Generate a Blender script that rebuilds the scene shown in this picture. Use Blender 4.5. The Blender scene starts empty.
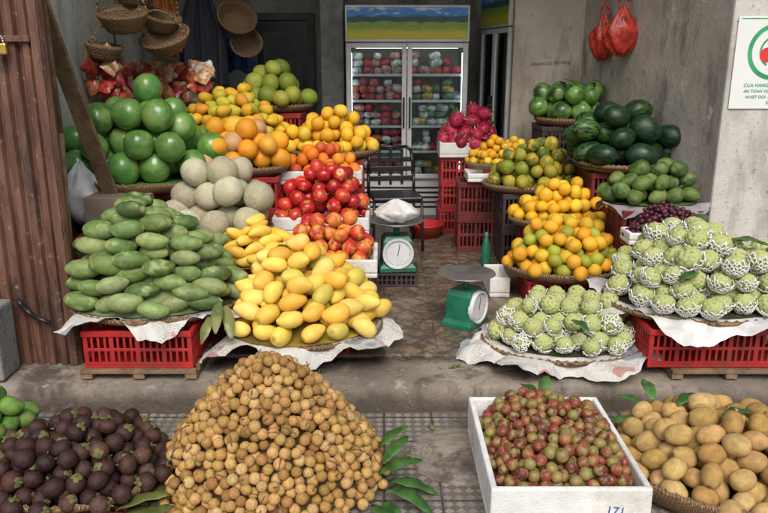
import bpy, math, random
import numpy as np
from mathutils import Vector, Matrix, Quaternion
random.seed(3)
sc = bpy.context.scene
PI = math.pi

# ------------------------------------------------------------ node helpers
def new_mat(name):
    m = bpy.data.materials.new(name); m.use_nodes = True
    nt = m.node_tree; nt.nodes.clear()
    out = nt.nodes.new('ShaderNodeOutputMaterial')
    b = nt.nodes.new('ShaderNodeBsdfPrincipled')
    nt.links.new(b.outputs[0], out.inputs[0])
    return m, nt, b
def N(nt, t, **kw):
    n = nt.nodes.new(t)
    for k, v in kw.items():
        if k in n.inputs: n.inputs[k].default_value = v
        else: setattr(n, k, v)
    return n
def mix(nt, fac, a, b, mode='MIX'):
    n = nt.nodes.new('ShaderNodeMix'); n.data_type = 'RGBA'; n.blend_type = mode
    for idx, v in ((0, fac), (6, a), (7, b)):
        if hasattr(v, 'links'): nt.links.new(v, n.inputs[idx])
        elif idx == 0: n.inputs[0].default_value = v
        else: n.inputs[idx].default_value = (v[0], v[1], v[2], 1)
    return n.outputs[2]
def ramp(nt, src, lo, hi, a=0.0, b=1.0):
    n = nt.nodes.new('ShaderNodeMapRange'); n.interpolation_type = 'SMOOTHSTEP'
    nt.links.new(src, n.inputs[0])
    n.inputs[1].default_value = lo; n.inputs[2].default_value = hi
    n.inputs[3].default_value = a; n.inputs[4].default_value = b
    return n.outputs[0]
def mth(nt, op, a, b=0.0):
    n = nt.nodes.new('ShaderNodeMath'); n.operation = op
    for i, v in enumerate((a, b)):
        if hasattr(v, 'links'): nt.links.new(v, n.inputs[i])
        else: n.inputs[i].default_value = v
    return n.outputs[0]
def noise(nt, vec, scale, detail=3, rough=.5):
    n = N(nt, 'ShaderNodeTexNoise', Scale=scale, Detail=min(detail, 5), Roughness=rough)
    if vec is not None: nt.links.new(vec, n.inputs['Vector'])
    return n.outputs[0]
def bump(nt, b, h, strength=.3, dist=.01):
    n = N(nt, 'ShaderNodeBump', Strength=strength, Distance=dist)
    nt.links.new(h, n.inputs['Height']); nt.links.new(n.outputs[0], b.inputs['Normal'])
def objc(nt):
    return nt.nodes.new('ShaderNodeTexCoord').outputs['Object']
def mapping(nt, vec, scale):
    n = nt.nodes.new('ShaderNodeMapping'); n.inputs['Scale'].default_value = scale
    nt.links.new(vec, n.inputs[0]); return n.outputs[0]

def simple(name, col, rough=.6, var=.25, nscale=8, bstr=.15, bscale=60, spec=.5, metal=0, coat=0, dirt=None):
    m, nt, b = new_mat(name); v = objc(nt)
    n1 = noise(nt, v, nscale, 4, .6)
    c = mix(nt, ramp(nt, n1, .3, .7), [x*(1-var) for x in col], [min(1, x*(1+var)) for x in col])
    if dirt:
        n2 = noise(nt, v, nscale*.4, 5, .7)
        c = mix(nt, ramp(nt, n2, .48, .7, 0, .85), c, dirt)
    nt.links.new(c, b.inputs['Base Color'])
    b.inputs['Roughness'].default_value = rough
    b.inputs['Metallic'].default_value = metal
    b.inputs['Specular IOR Level'].default_value = spec
    b.inputs['Coat Weight'].default_value = coat
    if bstr: bump(nt, b, noise(nt, v, bscale, 3), bstr, .01)
    return m

def fruit_mat(name, c2=None, flo=.7, fhi=.95, rough=.45, nscale=2.0, namt=.35, spots=None, sscale=14,
              bstr=.15, bscale=30, coat=0.0, white=False, net=None, stripes=None, c3=None, c3lo=.45, c3hi=.62, spec=.4, sss=0.0, speck=.3):
    m, nt, b = new_mat(name)
    col = N(nt, 'ShaderNodeAttribute', attribute_name='Col').outputs['Color']
    f = N(nt, 'ShaderNodeAttribute', attribute_name='f').outputs['Fac']
    lc = N(nt, 'ShaderNodeAttribute', attribute_name='lc').outputs['Vector']
    n1 = noise(nt, lc, nscale, 4, .6)
    dark = mix(nt, 1.0, col, (1-namt,)*3, 'MULTIPLY')
    c = mix(nt, ramp(nt, n1, .35, .65), dark, col)
    if c3 is not None:
        n3 = noise(nt, lc, .8, 4, .6)
        c = mix(nt, ramp(nt, n3, c3lo, c3hi), c, c3)
    if stripes is not None:
        w = N(nt, 'ShaderNodeTexNoise', Scale=3.2, Detail=4.0)
        mp = mapping(nt, lc, (.25, 1.4, 1.4)); nt.links.new(mp, w.inputs['Vector'])
        c = mix(nt, ramp(nt, w.outputs[0], .5, .58), c, stripes)
    hgt = noise(nt, lc, bscale, 3)
    if net is not None:
        v = N(nt, 'ShaderNodeTexVoronoi', Scale=8.0, feature='DISTANCE_TO_EDGE'); nt.links.new(lc, v.inputs['Vector'])
        nf = ramp(nt, v.outputs[0], .02, .12, 1, 0)
        c = mix(nt, mth(nt, 'MULTIPLY', nf, .75), c, net); hgt = nf
    if spots is not None:
        n4 = noise(nt, lc, sscale, 3, .6)
        c = mix(nt, ramp(nt, n4, .6, .7, 0, .85), c, spots)
    if speck:
        n5 = noise(nt, lc, 34, 2, .6)
        c = mix(nt, ramp(nt, n5, .6, .72, 0, speck), c, mix(nt, 1.0, c, (.45, .4, .35), 'MULTIPLY'))
    if c2 is not None:
        c = mix(nt, ramp(nt, f, flo, fhi), c, c2)
    if white:
        c = mix(nt, ramp(nt, f, 1.5, 1.6), c, (.70, .71, .67))
    nt.links.new(c, b.inputs['Base Color'])
    r = ramp(nt, n1, .3, .7, max(.05, rough-.08), rough+.14)
    nt.links.new(r, b.inputs['Roughness'])
    b.inputs['Coat Weight'].default_value = coat
    b.inputs['Coat Roughness'].default_value = .16
    b.inputs['Specular IOR Level'].default_value = spec
    if sss:
        b.inputs['Subsurface Weight'].default_value = sss
        b.inputs['Subsurface Scale'].default_value = .01
    bump(nt, b, hgt, bstr, .004)
    return m

# ------------------------------------------------------------ mesh builder
class MB:
    def __init__(s): s.v = []; s.f = []; s.m = []
    def add(s, vs, fs, mi=0):
        o = len(s.v); s.v += [tuple(p) for p in vs]
        s.f += [tuple(i+o for i in f) for f in fs]; s.m += [mi]*len(fs)
    def box(s, x0, x1, y0, y1, z0, z1, mi=0, M=None):
        vs = [Vector((x, y, z)) for z in (z0, z1) for y in (y0, y1) for x in (x0, x1)]
        if M is not None: vs = [M @ v for v in vs]
        s.add(vs, [(0, 2, 3, 1), (4, 5, 7, 6), (0, 1, 5, 4), (2, 6, 7, 3), (0, 4, 6, 2), (1, 3, 7, 5)], mi)
    def cyl(s, p0, p1, r0, r1=None, n=10, mi=0, caps=True):
        r1 = r0 if r1 is None else r1
        p0 = Vector(p0); p1 = Vector(p1); d = (p1-p0).normalized()
        a = d.orthogonal().normalized(); b = d.cross(a)
        vs = []
        for p, r in ((p0, r0), (p1, r1)):
            for i in range(n):
                t = 2*PI*i/n; vs.append(p + (a*math.cos(t)+b*math.sin(t))*r)
        fs = [(i, (i+1) % n, n+(i+1) % n, n+i) for i in range(n)]
        if caps: fs += [tuple(range(n-1, -1, -1)), tuple(range(n, 2*n))]
        s.add(vs, fs, mi)
    def tube(s, pts, r, n=8, mi=0):
        for i in range(len(pts)-1): s.cyl(pts[i], pts[i+1], r, r, n, mi)
    def lathe(s, prof, n=40, M=None, mi=0, sx=1, sy=1, closed=False):
        vs = []; fs = []
        for (r, z) in prof:
            for i in range(n):
                t = 2*PI*i/n
                v = Vector((r*math.cos(t)*sx, r*math.sin(t)*sy, z))
                vs.append(M @ v if M is not None else v)
        for j in range(len(prof)-1):
            for i in range(n):
                k = (i+1) % n
                fs.append((j*n+i, j*n+k, (j+1)*n+k, (j+1)*n+i))
        s.add(vs, fs, mi)
    def obj(s, name, mats, smooth=False, bevel=0, loc=(0, 0, 0), parent=None, solid=0, sub=0):
        me = bpy.data.meshes.new(name); me.from_pydata(s.v, [], s.f)
        if not isinstance(mats, (list, tuple)): mats = [mats]
        for m in mats: me.materials.append(m)
        me.polygons.foreach_set('material_index', s.m)
        if smooth: me.polygons.foreach_set('use_smooth', [True]*len(s.f))
        me.update()
        o = bpy.data.objects.new(name, me); sc.collection.objects.link(o); o.location = loc
        if solid:
            md = o.modifiers.new('s', 'SOLIDIFY'); md.thickness = solid; md.offset = 0
        if sub:
            md = o.modifiers.new('u', 'SUBSURF'); md.levels = sub; md.render_levels = sub
        if bevel:
            md = o.modifiers.new('b', 'BEVEL'); md.width = bevel; md.segments = 2; md.limit_method = 'ANGLE'
        if parent: o.parent = parent
        return o

def empty(name, loc=(0, 0, 0)):
    e = bpy.data.objects.new(name, None); sc.collection.objects.link(e); e.location = loc; e.empty_display_size = .1
    return e

def text(name, body, size, loc, rot, mat, parent=None, align='CENTER'):
    cu = bpy.data.curves.new(name, 'FONT'); cu.body = body; cu.size = size; cu.align_x = align; cu.align_y = 'CENTER'
    cu.extrude = .0004
    cu.materials.append(mat)
    o = bpy.data.objects.new(name, cu); sc.collection.objects.link(o); o.location = loc; o.rotation_euler = rot
    if parent: o.parent = parent
    return o

# ------------------------------------------------------------ fruit bases
def sph(nu, nv):
    V = [(0, 0, 1.)]
    for j in range(1, nv):
        t = PI*j/nv
        for i in range(nu):
            p = 2*PI*i/nu
            V.append((math.sin(t)*math.cos(p), math.sin(t)*math.sin(p), math.cos(t)))
    V.append((0, 0, -1.))
    F = []
    for i in range(nu): F.append((0, 1+i, 1+(i+1) % nu))
    for j in range(nv-2):
        for i in range(nu):
            a = 1+j*nu+i; b = 1+j*nu+(i+1) % nu
            F.append((a, a+nu, b+nu, b))
    L = len(V)-1; o = 1+(nv-2)*nu
    for i in range(nu): F.append((L, o+(i+1) % nu, o+i))
    return np.array(V), F
def cap(V, F, f, V2, F2, f2):
    o = len(V)
    return np.vstack([V, V2]), F+[tuple(i+o for i in q) for q in F2], np.concatenate([f, f2])
def b_round(nu=16, nv=11, dimple=.12, squash=.95, stem=False, lump=.0, lobes=0):
    V, F = sph(nu, nv); z = V[:, 2].copy()
    f = z.copy()
    if lump:
        a = np.arctan2(V[:, 1], V[:, 0])
        V = V*(1+lump*np.sin(a*2+z*3)+lump*.7*np.sin(V[:, 0]*4+1)+lump*.6*np.cos(V[:, 1]*5+z*2))[:, None]
        z = V[:, 2].copy()
    if lobes:
        a = np.arctan2(V[:, 1], V[:, 0]); V[:, :2] *= (1+.025*np.cos(a*lobes)*np.sqrt(np.clip(1-f*f, 0, 1)))[:, None]
    V[:, 2] = squash*(z - dimple*np.exp(-((1-f)/.12)) + dimple*.5*np.exp(-((1+f)/.1)))
    if stem:
        mb = MB(); mb.cyl((0, 0, squash-dimple-.05), (0.08, 0, squash+.18), .05, .035, 5)
        V, F, f = cap(V, F, f, np.array([tuple(v) for v in mb.v]), mb.f, np.full(len(mb.v), 1.2))
    return V, F, f
def b_oval(asp, bend=.1, taper=.12, nu=16, nv=13):
    V, F = sph(nu, nv); c = V[:, 2].copy(); f = c.copy()
    k = 1+taper*c-0.05*c*c
    x = V[:, 0]*k; y = V[:, 1]*k*.92
    X = c*asp; x = x + bend*(c*c-.4)*1.0 + .06*np.sin(c*3)
    W = np.stack([X, y, x], 1)
    return W, F, f
def fib(n):
    i = np.arange(n)+.5; p = np.arccos(1-2*i/n); t = PI*(1+5**.5)*i
    return np.stack([np.cos(t)*np.sin(p), np.sin(t)*np.sin(p), np.cos(p)], 1)
def b_custard(rows=None, nu=40, nv=26, seed=5):
    V, F = sph(nu, nv); P = fib(60)
    a = np.arccos(np.clip(V @ P.T, -1, 1)).min(1)
    bmp = np.sqrt(np.clip(1-(a/.30)**2, 0, 1))
    z0 = V[:, 2].copy()
    V = V*(.79+.23*bmp)[:, None]
    V[:, 2] = V[:, 2]*.96 - .12*np.exp(-(1-z0)/.1)
    V[:, :2] *= (1+.09*z0)[:, None]
    f = bmp.copy()
    if rows:
        # soft foam-net sleeve: irregular fat strands, some missing, frayed rim
        mb = MB(); nn = 15; rng = np.random.RandomState(seed)
        jt = rng.uniform(-1, 1, (len(rows), nn, 3))
        def pt(j, i):
            i = i % nn
            t = (rows[j]+jt[j, i, 0]*.022)*PI; p = 2*PI*(i+.5*(j % 2)+jt[j, i, 1]*.22)/nn
            if j == len(rows)-1: t += .17*math.sin(i*2.4+seed)+jt[j, i, 2]*.08
            rr = 1.02+.2*(j/(len(rows)-1))**2+.05*jt[j, i, 2]
            return Vector((rr*math.sin(t)*math.cos(p), rr*math.sin(t)*math.sin(p), rr*math.cos(t)))
        for j in range(len(rows)-1):
            for i in range(nn):
                for k in ((i, i-1) if j % 2 == 0 else (i, i+1)):
                    if rng.rand() < .12: continue
                    mb.cyl(pt(j, i), pt(j+1, k), .072, .06, 5, 0, True)
        V, F, f = cap(V, F, f, np.array([tuple(v) for v in mb.v]), mb.f, np.full(len(mb.v), 2.0))
    return V, F, f
def b_mangosteen():
    V, F, f = b_round(16, 11, .05, .9, lump=.015); f = f*0
    mb = MB()
    for q in range(4):
        a = q*PI/2
        vs = []
        for (r, w, z) in ((.04, .16, .93), (.25, .30, .93), (.48, .24, .85), (.58, .06, .78)):
            for s_ in (-1, 0, 1):
                vs.append((r*math.cos(a)-s_*w*math.sin(a), r*math.sin(a)+s_*w*math.cos(a), z+.02*(1-abs(s_))+.03))
        fs = []
        for j in range(3):
            for i in range(2): fs.append((j*3+i, j*3+i+1, (j+1)*3+i+1, (j+1)*3+i))
        mb.add(vs, fs)
    mb.cyl((0, 0, .85), (.05, 0, 1.3), .10, .08, 6)
    return cap(V, F, f, np.array([tuple(v) for v in mb.v]), mb.f, np.full(len(mb.v), 1.0))
def b_dragon():
    V, F = sph(16, 12); f = np.zeros(len(V)); V[:, 2] *= 1.25
    P = fib(26); VV = []; FF = []; ff = []
    for p in P:
        if p[2] < -.8: continue
        d = Vector((p[0], p[1], p[2])); up = Vector((0, 0, 1)); side = d.cross(up).normalized(); tang = side.cross(d).normalized()
        b0 = Vector((d.x, d.y, d.z*1.25))*.97
        o = len(VV)
        tip = b0+tang*.6+d*.4
        for q, fv in ((b0-side*.2, .1), (b0+side*.2, .1), (b0+tang*.28+d*.18+side*.12, .5), (b0+tang*.28+d*.18-side*.12, .5), (tip, 1.)):
            VV.append(tuple(q)); ff.append(fv)
        FF += [(o, o+1, o+2, o+3), (o+3, o+2, o+4)]
    V, F, f = cap(V, F, f, np.array(VV), FF, np.array(ff))
    return V[:, [2, 1, 0]], F, f

# ------------------------------------------------------------ packing
def pack(rx, ry, H, r, asp=1., p=2., seed=0, layers=2.4, tries=0, maxn=2600, box=False, over=.91, rough=.07, back=0., accept=.6):
    rng = np.random.RandomState(seed)
    if not tries: tries = 420 if r > .03 else 110
    RX = rx/asp; ph = rng.uniform(0, 6, 4)
    def env(x, y):
        u = np.abs(x/RX); v = np.abs(y/ry)
        rho = (u**4+v**4)**.25 if box else np.sqrt(u*u+v*v)
        e = H*(1-np.clip(rho, 0, 1)**p)
        e = e*(1+rough*(np.sin(x/RX*5+ph[0])+np.sin(y/ry*5+ph[1]))+back*y/ry)
        return np.where(rho <= 1, e, -1)
    X = np.zeros((maxn, 3)); n = 0; fails = 0; D = 2*r*over
    def samp(m):
        if box: return rng.uniform(-RX, RX, m), rng.uniform(-ry, ry, m)
        a = rng.uniform(0, 2*PI, m); q = np.sqrt(rng.uniform(0, 1, m)); return RX*q*np.cos(a), ry*q*np.sin(a)
    while n < maxn and fails < 12:
        x, y = samp(tries)
        e = env(x, y); z = np.maximum(0, e-layers*2*r)+r
        if n:
            d2 = (x[:, None]-X[None, :n, 0])**2+(y[:, None]-X[None, :n, 1])**2
            zz = np.where(d2 < D*D, X[None, :n, 2]+np.sqrt(np.maximum(D*D-d2, 0)), -9)
            z = np.maximum(z, zz.max(1))
        lim = np.where(e < 2*r, .95*r, accept*r)
        s = z-np.maximum(e, 0)-lim
        i = int(np.argmin(np.where(s <= 0, z-np.maximum(e, 0), 99)))
        if s[i] > 0: fails += 1; continue
        fails = 0
        X[n] = (x[i], y[i], z[i]); n += 1
    # fill the gaps that steep flanks leave between neighbours (fruit wedged between others)
    x, y = samp(9000 if r > .03 else 16000); e = env(x, y)
    for (xx, yy, ee) in zip(x, y, e):
        if n >= maxn or ee < 1.6*r: continue
        zz = ee-.35*r
        d2 = (X[:n, 0]-xx)**2+(X[:n, 1]-yy)**2+(X[:n, 2]-zz)**2
        if d2.min() > (D*.84)**2:
            X[n] = (xx, yy, zz); n += 1
    X = X[:n].copy(); X[:, 0] *= asp
    def floor(xx, yy):
        return np.maximum(0, env(xx/asp, yy)-layers*2*r)
    return X, floor, rng
def rotm(rng, n, mode, amp):
    Ms = np.zeros((n, 3, 3))
    for i in range(n):
        if mode == 'any':
            q = rng.normal(size=4); q /= np.linalg.norm(q)
            M = Quaternion(q).to_matrix()
        elif mode == 'up':
            M = Matrix.Rotation(rng.uniform(0, 6.28), 3, 'Z')
            M = Matrix.Rotation(rng.normal()*amp, 3, 'X') @ Matrix.Rotation(rng.normal()*amp, 3, 'Y') @ M
        else:
            M = Matrix.Rotation(rng.uniform(0, 6.28), 3, 'X')
            if rng.rand() < .5: M = Matrix.Rotation(PI, 3, 'Z') @ M
            M = Matrix.Rotation(rng.normal()*amp, 3, 'Z') @ Matrix.Rotation(rng.normal()*amp*.5, 3, 'Y') @ M
        Ms[i] = np.array(M)
    return Ms
def pile(name, base, loc, rx, ry, H, r, palette, mat, asp=1., yaw=0., mode='any', amp=.25, jit=.15, tilt=0., svar=.09, **kw):
    X, floor, rng = pack(rx, ry, H, r, asp, **kw)
    V, F, f = base; n = len(X); m = len(V)
    R = rotm(rng, n, mode, amp)
    S = r*(1.01+rng.uniform(-svar, svar*.7, n))
    ani = 1+rng.normal(size=(n, 1, 3))*.035
    A = np.einsum('nij,nmj->nmi', R, V[None]*ani)*S[:, None, None]+X[:, None, :]
    sizes = np.array([len(q) for q in F], dtype=np.int64); loops = np.array([i for q in F for i in q], dtype=np.int64)
    L = (loops[None]+(np.arange(n)*m)[:, None]).ravel(); SZ = np.tile(sizes, n)
    w = np.array([p[1] for p in palette], float); w /= w.sum()
    pick = rng.choice(len(palette), n, p=w)
    pc = np.array([p[0] for p in palette], float)[pick]
    pc = pc*(1+rng.uniform(-jit, jit, (n, 1)))*(1+rng.uniform(-jit*.35, jit*.35, (n, 3)))
    col = np.concatenate([np.repeat(pc, m, 0), np.ones((n*m, 1))], 1)
    lc = (V[None]+rng.uniform(-50, 50, (n, 1, 3))).reshape(-1, 3)
    ff = np.tile(f, n)
    allV = A.reshape(-1, 3)
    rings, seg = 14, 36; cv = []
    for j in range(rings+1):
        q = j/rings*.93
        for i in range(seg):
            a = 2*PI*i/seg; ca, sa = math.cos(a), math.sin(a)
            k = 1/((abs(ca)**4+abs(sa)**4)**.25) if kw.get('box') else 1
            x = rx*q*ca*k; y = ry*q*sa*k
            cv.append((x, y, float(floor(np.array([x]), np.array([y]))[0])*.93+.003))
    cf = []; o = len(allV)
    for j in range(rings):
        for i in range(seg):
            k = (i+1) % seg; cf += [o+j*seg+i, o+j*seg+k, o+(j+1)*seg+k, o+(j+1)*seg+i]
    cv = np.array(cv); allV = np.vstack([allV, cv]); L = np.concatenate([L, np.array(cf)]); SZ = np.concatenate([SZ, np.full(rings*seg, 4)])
    mean = pc.mean(0)*.2  # core colour darkened so the gaps between fruit look shaded
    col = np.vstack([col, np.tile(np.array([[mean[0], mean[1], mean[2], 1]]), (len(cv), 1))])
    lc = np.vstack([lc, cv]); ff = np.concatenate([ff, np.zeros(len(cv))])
    me = bpy.data.meshes.new(name)
    me.vertices.add(len(allV)); me.vertices.foreach_set('co', allV.astype(np.float32).ravel())
    me.loops.add(len(L)); me.loops.foreach_set('vertex_index', L.astype(np.int32))
    me.polygons.add(len(SZ)); st = np.concatenate([[0], np.cumsum(SZ)[:-1]])
    me.polygons.foreach_set('loop_start', st.astype(np.int32))
    me.polygons.foreach_set('use_smooth', np.ones(len(SZ), dtype=bool))
    me.update(calc_edges=True)
    a = me.attributes.new('Col', 'FLOAT_COLOR', 'POINT'); a.data.foreach_set('color', np.clip(col, 0, 1).astype(np.float32).ravel())
    a = me.attributes.new('f', 'FLOAT', 'POINT'); a.data.foreach_set('value', ff.astype(np.float32))
    a = me.attributes.new('lc', 'FLOAT_VECTOR', 'POINT'); a.data.foreach_set('vector', lc.astype(np.float32).ravel())
    me.materials.append(mat)
    o = bpy.data.objects.new(name, me); sc.collection.objects.link(o)
    o.location = loc; o.rotation_euler = (tilt, 0, yaw)
    return o, X

# ------------------------------------------------------------ materials
m_crate = simple('red_plastic', (.40, .02, .02), .5, .25, 5, .05, dirt=(.15, .03, .02))
m_dred = simple('dull_red_plastic', (.14, .018, .018), .5, .3, 5, .05, dirt=(.06, .03, .02))
m_crate2 = simple('dark_plastic', (.045, .03, .03), .5)
m_foam = simple('styrofoam', (.72, .73, .71), .85, .1, 7, .35, 150, dirt=(.46, .44, .38))
m_wood = simple('rough_wood', (.22, .14, .08), .75, .35, 9, .3, 40, dirt=(.1, .07, .05))
m_cardb = simple('cardboard', (.25, .2, .15), .8, .2, 5, .1)
m_black = simple('black_plastic', (.015, .015, .017), .35, .2, 10, .05)
m_white = simple('white_enamel', (.66, .68, .69), .35, .06, 3, .02, dirt=(.44, .45, .43))
m_green = simple('green_enamel', (.015, .15, .09), .4, .2, 8, .08, dirt=(.04, .08, .05))
m_steel = simple('steel', (.5, .5, .5), .38, .15, 10, .05, metal=.9, dirt=(.3, .28, .25))
m_brass = simple('brass', (.6, .4, .12), .35, .1, 10, .05, metal=.9)
m_ink = simple('ink', (.17, .155, .14), .8, .1, 10, 0)
m_dark = simple('dial_ink', (.02, .02, .02), .8, .1, 10, 0)
m_inkb = simple('ink_blue', (.06, .09, .3), .8, .1, 10, 0)
m_twig = simple('twig', (.16, .10, .05), .8)
m_red = simple('red_paint', (.6, .03, .03), .5)
m_grn = simple('green_print', (.03, .33, .12), .5)
m_dcloth = simple('dark_cloth', (.025, .028, .04), .9, .3, 6, .3, 30)
m_door = simple('dark_door', (.06, .075, .065), .6, .3, 4, .1)
m_bag = simple('red_bag', (.42, .035, .02), .38, .45, 14, .7, 22)
m_wbag = simple('white_bag', (.62, .62, .61), .45, .14, 12, .6, 18, dirt=(.45, .45, .42))

def mk_wicker():
    m, nt, b = new_mat('wicker'); v = objc(nt)
    br = N(nt, 'ShaderNodeTexBrick', Scale=55.0); nt.links.new(v, br.inputs['Vector'])
    br.inputs['Color1'].default_value = (.44, .29, .15, 1); br.inputs['Color2'].default_value = (.30, .19, .095, 1)
    br.inputs['Mortar'].default_value = (.09, .05, .025, 1); br.inputs['Mortar Size'].default_value = .06
    c = mix(nt, ramp(nt, noise(nt, v, 7, 4), .35, .7, 0, .6), br.outputs[0], (.18, .11, .055))
    nt.links.new(c, b.inputs['Base Color']); b.inputs['Roughness'].default_value = .65
    w = N(nt, 'ShaderNodeTexWave', Scale=30.0, Distortion=1.0); nt.links.new(v, w.inputs['Vector'])
    bump(nt, b, w.outputs[1], .6, .006)
    return m
m_wick = mk_wicker()
def mk_news():
    m, nt, b = new_mat('newsprint'); v = objc(nt)
    w = N(nt, 'ShaderNodeTexWave', Scale=34.0, Distortion=.3, bands_direction='Y'); nt.links.new(v, w.inputs['Vector'])
    n1 = noise(nt, mapping(nt, v, (1, .35, 1)), 160, 2)
    n2 = noise(nt, v, 7, 2)
    t = mth(nt, 'MULTIPLY', ramp(nt, w.outputs[1], .5, .6), ramp(nt, n1, .45, .52))
    t = mth(nt, 'MULTIPLY', t, ramp(nt, n2, .5, .53))
    c = mix(nt, mth(nt, 'MULTIPLY', t, .6), (.56, .55, .51), (.14, .14, .15))
    n3 = noise(nt, v, 4.3, 1)
    c = mix(nt, ramp(nt, n3, .56, .60, 0, .8), c, (.17, .21, .28))
    c = mix(nt, ramp(nt, noise(nt, v, 6.1, 1), .61, .64, 0, .75), c, (.35, .12, .09))
    nt.links.new(c, b.inputs['Base Color']); b.inputs['Roughness'].default_value = .85
    bump(nt, b, noise(nt, v, 13, 4, .6), 1.0, .02)
    return m
m_news = mk_news()
def mk_plaster(name, c1, c2, stain, bs=.35, light=None, lo=None):
    m, nt, b = new_mat(name); v = objc(nt)
    n1 = noise(nt, v, 1.6, 5, .65)
    c = mix(nt, ramp(nt, n1, .35, .65), c1, c2)
    n2 = noise(nt, mapping(nt, v, (1, 1, .35)), 2.4, 5, .7)
    c = mix(nt, ramp(nt, n2, .50, .64, 0, .85), c, stain)
    n3 = noise(nt, v, 9, 5, .7)
    c = mix(nt, ramp(nt, n3, .54, .68, 0, .6), c, stain)
    n4 = noise(nt, v, 38, 3, .6)
    c = mix(nt, ramp(nt, n4, .62, .69, 0, .55), c, (.1, .09, .08))
    if light:
        n5 = noise(nt, v, 4.5, 5, .75)
        c = mix(nt, ramp(nt, n5, .57, .64, 0, .75), c, light)
    if lo:   # ground-in dirt low on the riser, climbing unevenly
        s = nt.nodes.new('ShaderNodeSeparateXYZ'); nt.links.new(v, s.inputs[0])
        h = mth(nt, 'ADD', s.outputs[2], mth(nt, 'MULTIPLY', mth(nt, 'SUBTRACT', n2, .5), .3))
        c = mix(nt, ramp(nt, h, -.15, -.03, .85, 0), c, lo)
    nt.links.new(c, b.inputs['Base Color']); b.inputs['Roughness'].default_value = .85
    bump(nt, b, mth(nt, 'ADD', n3, mth(nt, 'MULTIPLY', n4, .4)), bs, .02)
    return m
m_plR = mk_plaster('plaster_right', (.39, .365, .315), (.52, .49, .44), (.19, .175, .15), light=(.62, .60, .55))
m_plP = mk_plaster('plaster_pillar', (.50, .485, .44), (.6, .58, .54), (.34, .325, .29))
m_plL = mk_plaster('plaster_left', (.44, .47, .42), (.56, .58, .53), (.26, .27, .23))
m_plB = mk_plaster('plaster_back', (.24, .25, .23), (.31, .32, .29), (.12, .12, .11))  # plaster colour lowered to paint in the shade at the shop's rear
m_ceil = simple('ceiling_paint', (.5, .5, .48), .9, .05)
m_conc = mk_plaster('worn_concrete', (.17, .145, .12), (.26, .225, .185), (.065, .053, .045), .7, light=(.33, .295, .25))
m_step = mk_plaster('stained_step', (.18, .15, .12), (.28, .24, .195), (.065, .05, .04), .9, light=(.37, .33, .28), lo=(.06, .048, .038))
m_block = mk_plaster('grey_block', (.2, .2, .19), (.28, .27, .25), (.1, .1, .09))
def mk_floor():
    m, nt, b = new_mat('floor_tiles'); v = objc(nt)
    br = N(nt, 'ShaderNodeTexBrick', Scale=1.0, offset=0.0); nt.links.new(v, br.inputs['Vector'])
    br.inputs['Brick Width'].default_value = .3; br.inputs['Row Height'].default_value = .3
    br.inputs['Mortar Size'].default_value = .005; br.inputs['Mortar'].default_value = (.045, .035, .03, 1)
    br.inputs['Color1'].default_value = (.25, .175, .105, 1); br.inputs['Color2'].default_value = (.16, .12, .085, 1)
    n = noise(nt, v, 11, 5, .8)
    c = mix(nt, ramp(nt, n, .42, .58), br.outputs[0], (.06, .05, .043))
    c = mix(nt, ramp(nt, noise(nt, v, 19, 5, .8), .55, .66, 0, .85), c, (.36, .26, .15))
    n2 = noise(nt, v, 3, 5, .7)
    c = mix(nt, ramp(nt, n2, .5, .7, 0, .75), c, (.24, .205, .16))
    sx = nt.nodes.new('ShaderNodeSeparateXYZ'); nt.links.new(v, sx.inputs[0])
    def tri(cc):
        return mth(nt, 'ABSOLUTE', mth(nt, 'SUBTRACT', mth(nt, 'FRACT', mth(nt, 'MULTIPLY', cc, 1/.3)), .5))
    di = mth(nt, 'ADD', tri(sx.outputs[0]), tri(sx.outputs[1]))
    ln = ramp(nt, mth(nt, 'ABSOLUTE', mth(nt, 'SUBTRACT', di, .5)), .03, .08, .7, 0)
    c = mix(nt, ln, c, (.08, .05, .035))
    c = mix(nt, ramp(nt, noise(nt, v, 1.3, 5, .75), .5, .62, 0, .6), c, (.06, .05, .04))
    nt.links.new(c, b.inputs['Base Color'])
    nt.links.new(ramp(nt, n2, .35, .65, .22, .55), b.inputs['Roughness'])
    bump(nt, b, mth(nt, 'ADD', br.outputs[1], n), .25, -.004)
    return m
m_floor = mk_floor()
def mk_pave():
    m, nt, b = new_mat('pavement_tiles'); v = objc(nt)
    sx = nt.nodes.new('ShaderNodeSeparateXYZ'); nt.links.new(v, sx.inputs[0])
    T = .24
    def band(c, n_):
        u = mth(nt, 'FRACT', mth(nt, 'MULTIPLY', c, n_/T))
        return mth(nt, 'ABSOLUTE', mth(nt, 'SUBTRACT', u, .5))
    ax, ay = band(sx.outputs[0], 5), band(sx.outputs[1], 5)
    stud = ramp(nt, mth(nt, 'ADD', ax, ay), .42, .5, 1, 0)
    jx, jy = band(sx.outputs[0], 1), band(sx.outputs[1], 1)
    joint = ramp(nt, mth(nt, 'MAXIMUM', jx, jy), .475, .492)
    n1 = noise(nt, v, 5, 5, .7)
    c = mix(nt, stud, (.12, .108, .09), (.27, .25, .22))
    c = mix(nt, ramp(nt, n1, .38, .62, 0, .7), c, (.16, .143, .12))
    c = mix(nt, joint, c, (.05, .04, .035))
    c = mix(nt, ramp(nt, noise(nt, v, 1.7, 5, .7), .46, .66, 0, .75), c, (.14, .12, .10))
    nt.links.new(c, b.inputs['Base Color']); b.inputs['Roughness'].default_value = .7
    h = mth(nt, 'SUBTRACT', mth(nt, 'ADD', stud, mth(nt, 'MULTIPLY', n1, .5)), joint)
    bump(nt, b, h, .7, .005)
    return m
m_pave = mk_pave()
m_asph = simple('asphalt', (.05, .05, .05), .85, .3, 20, .5, 120)
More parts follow.
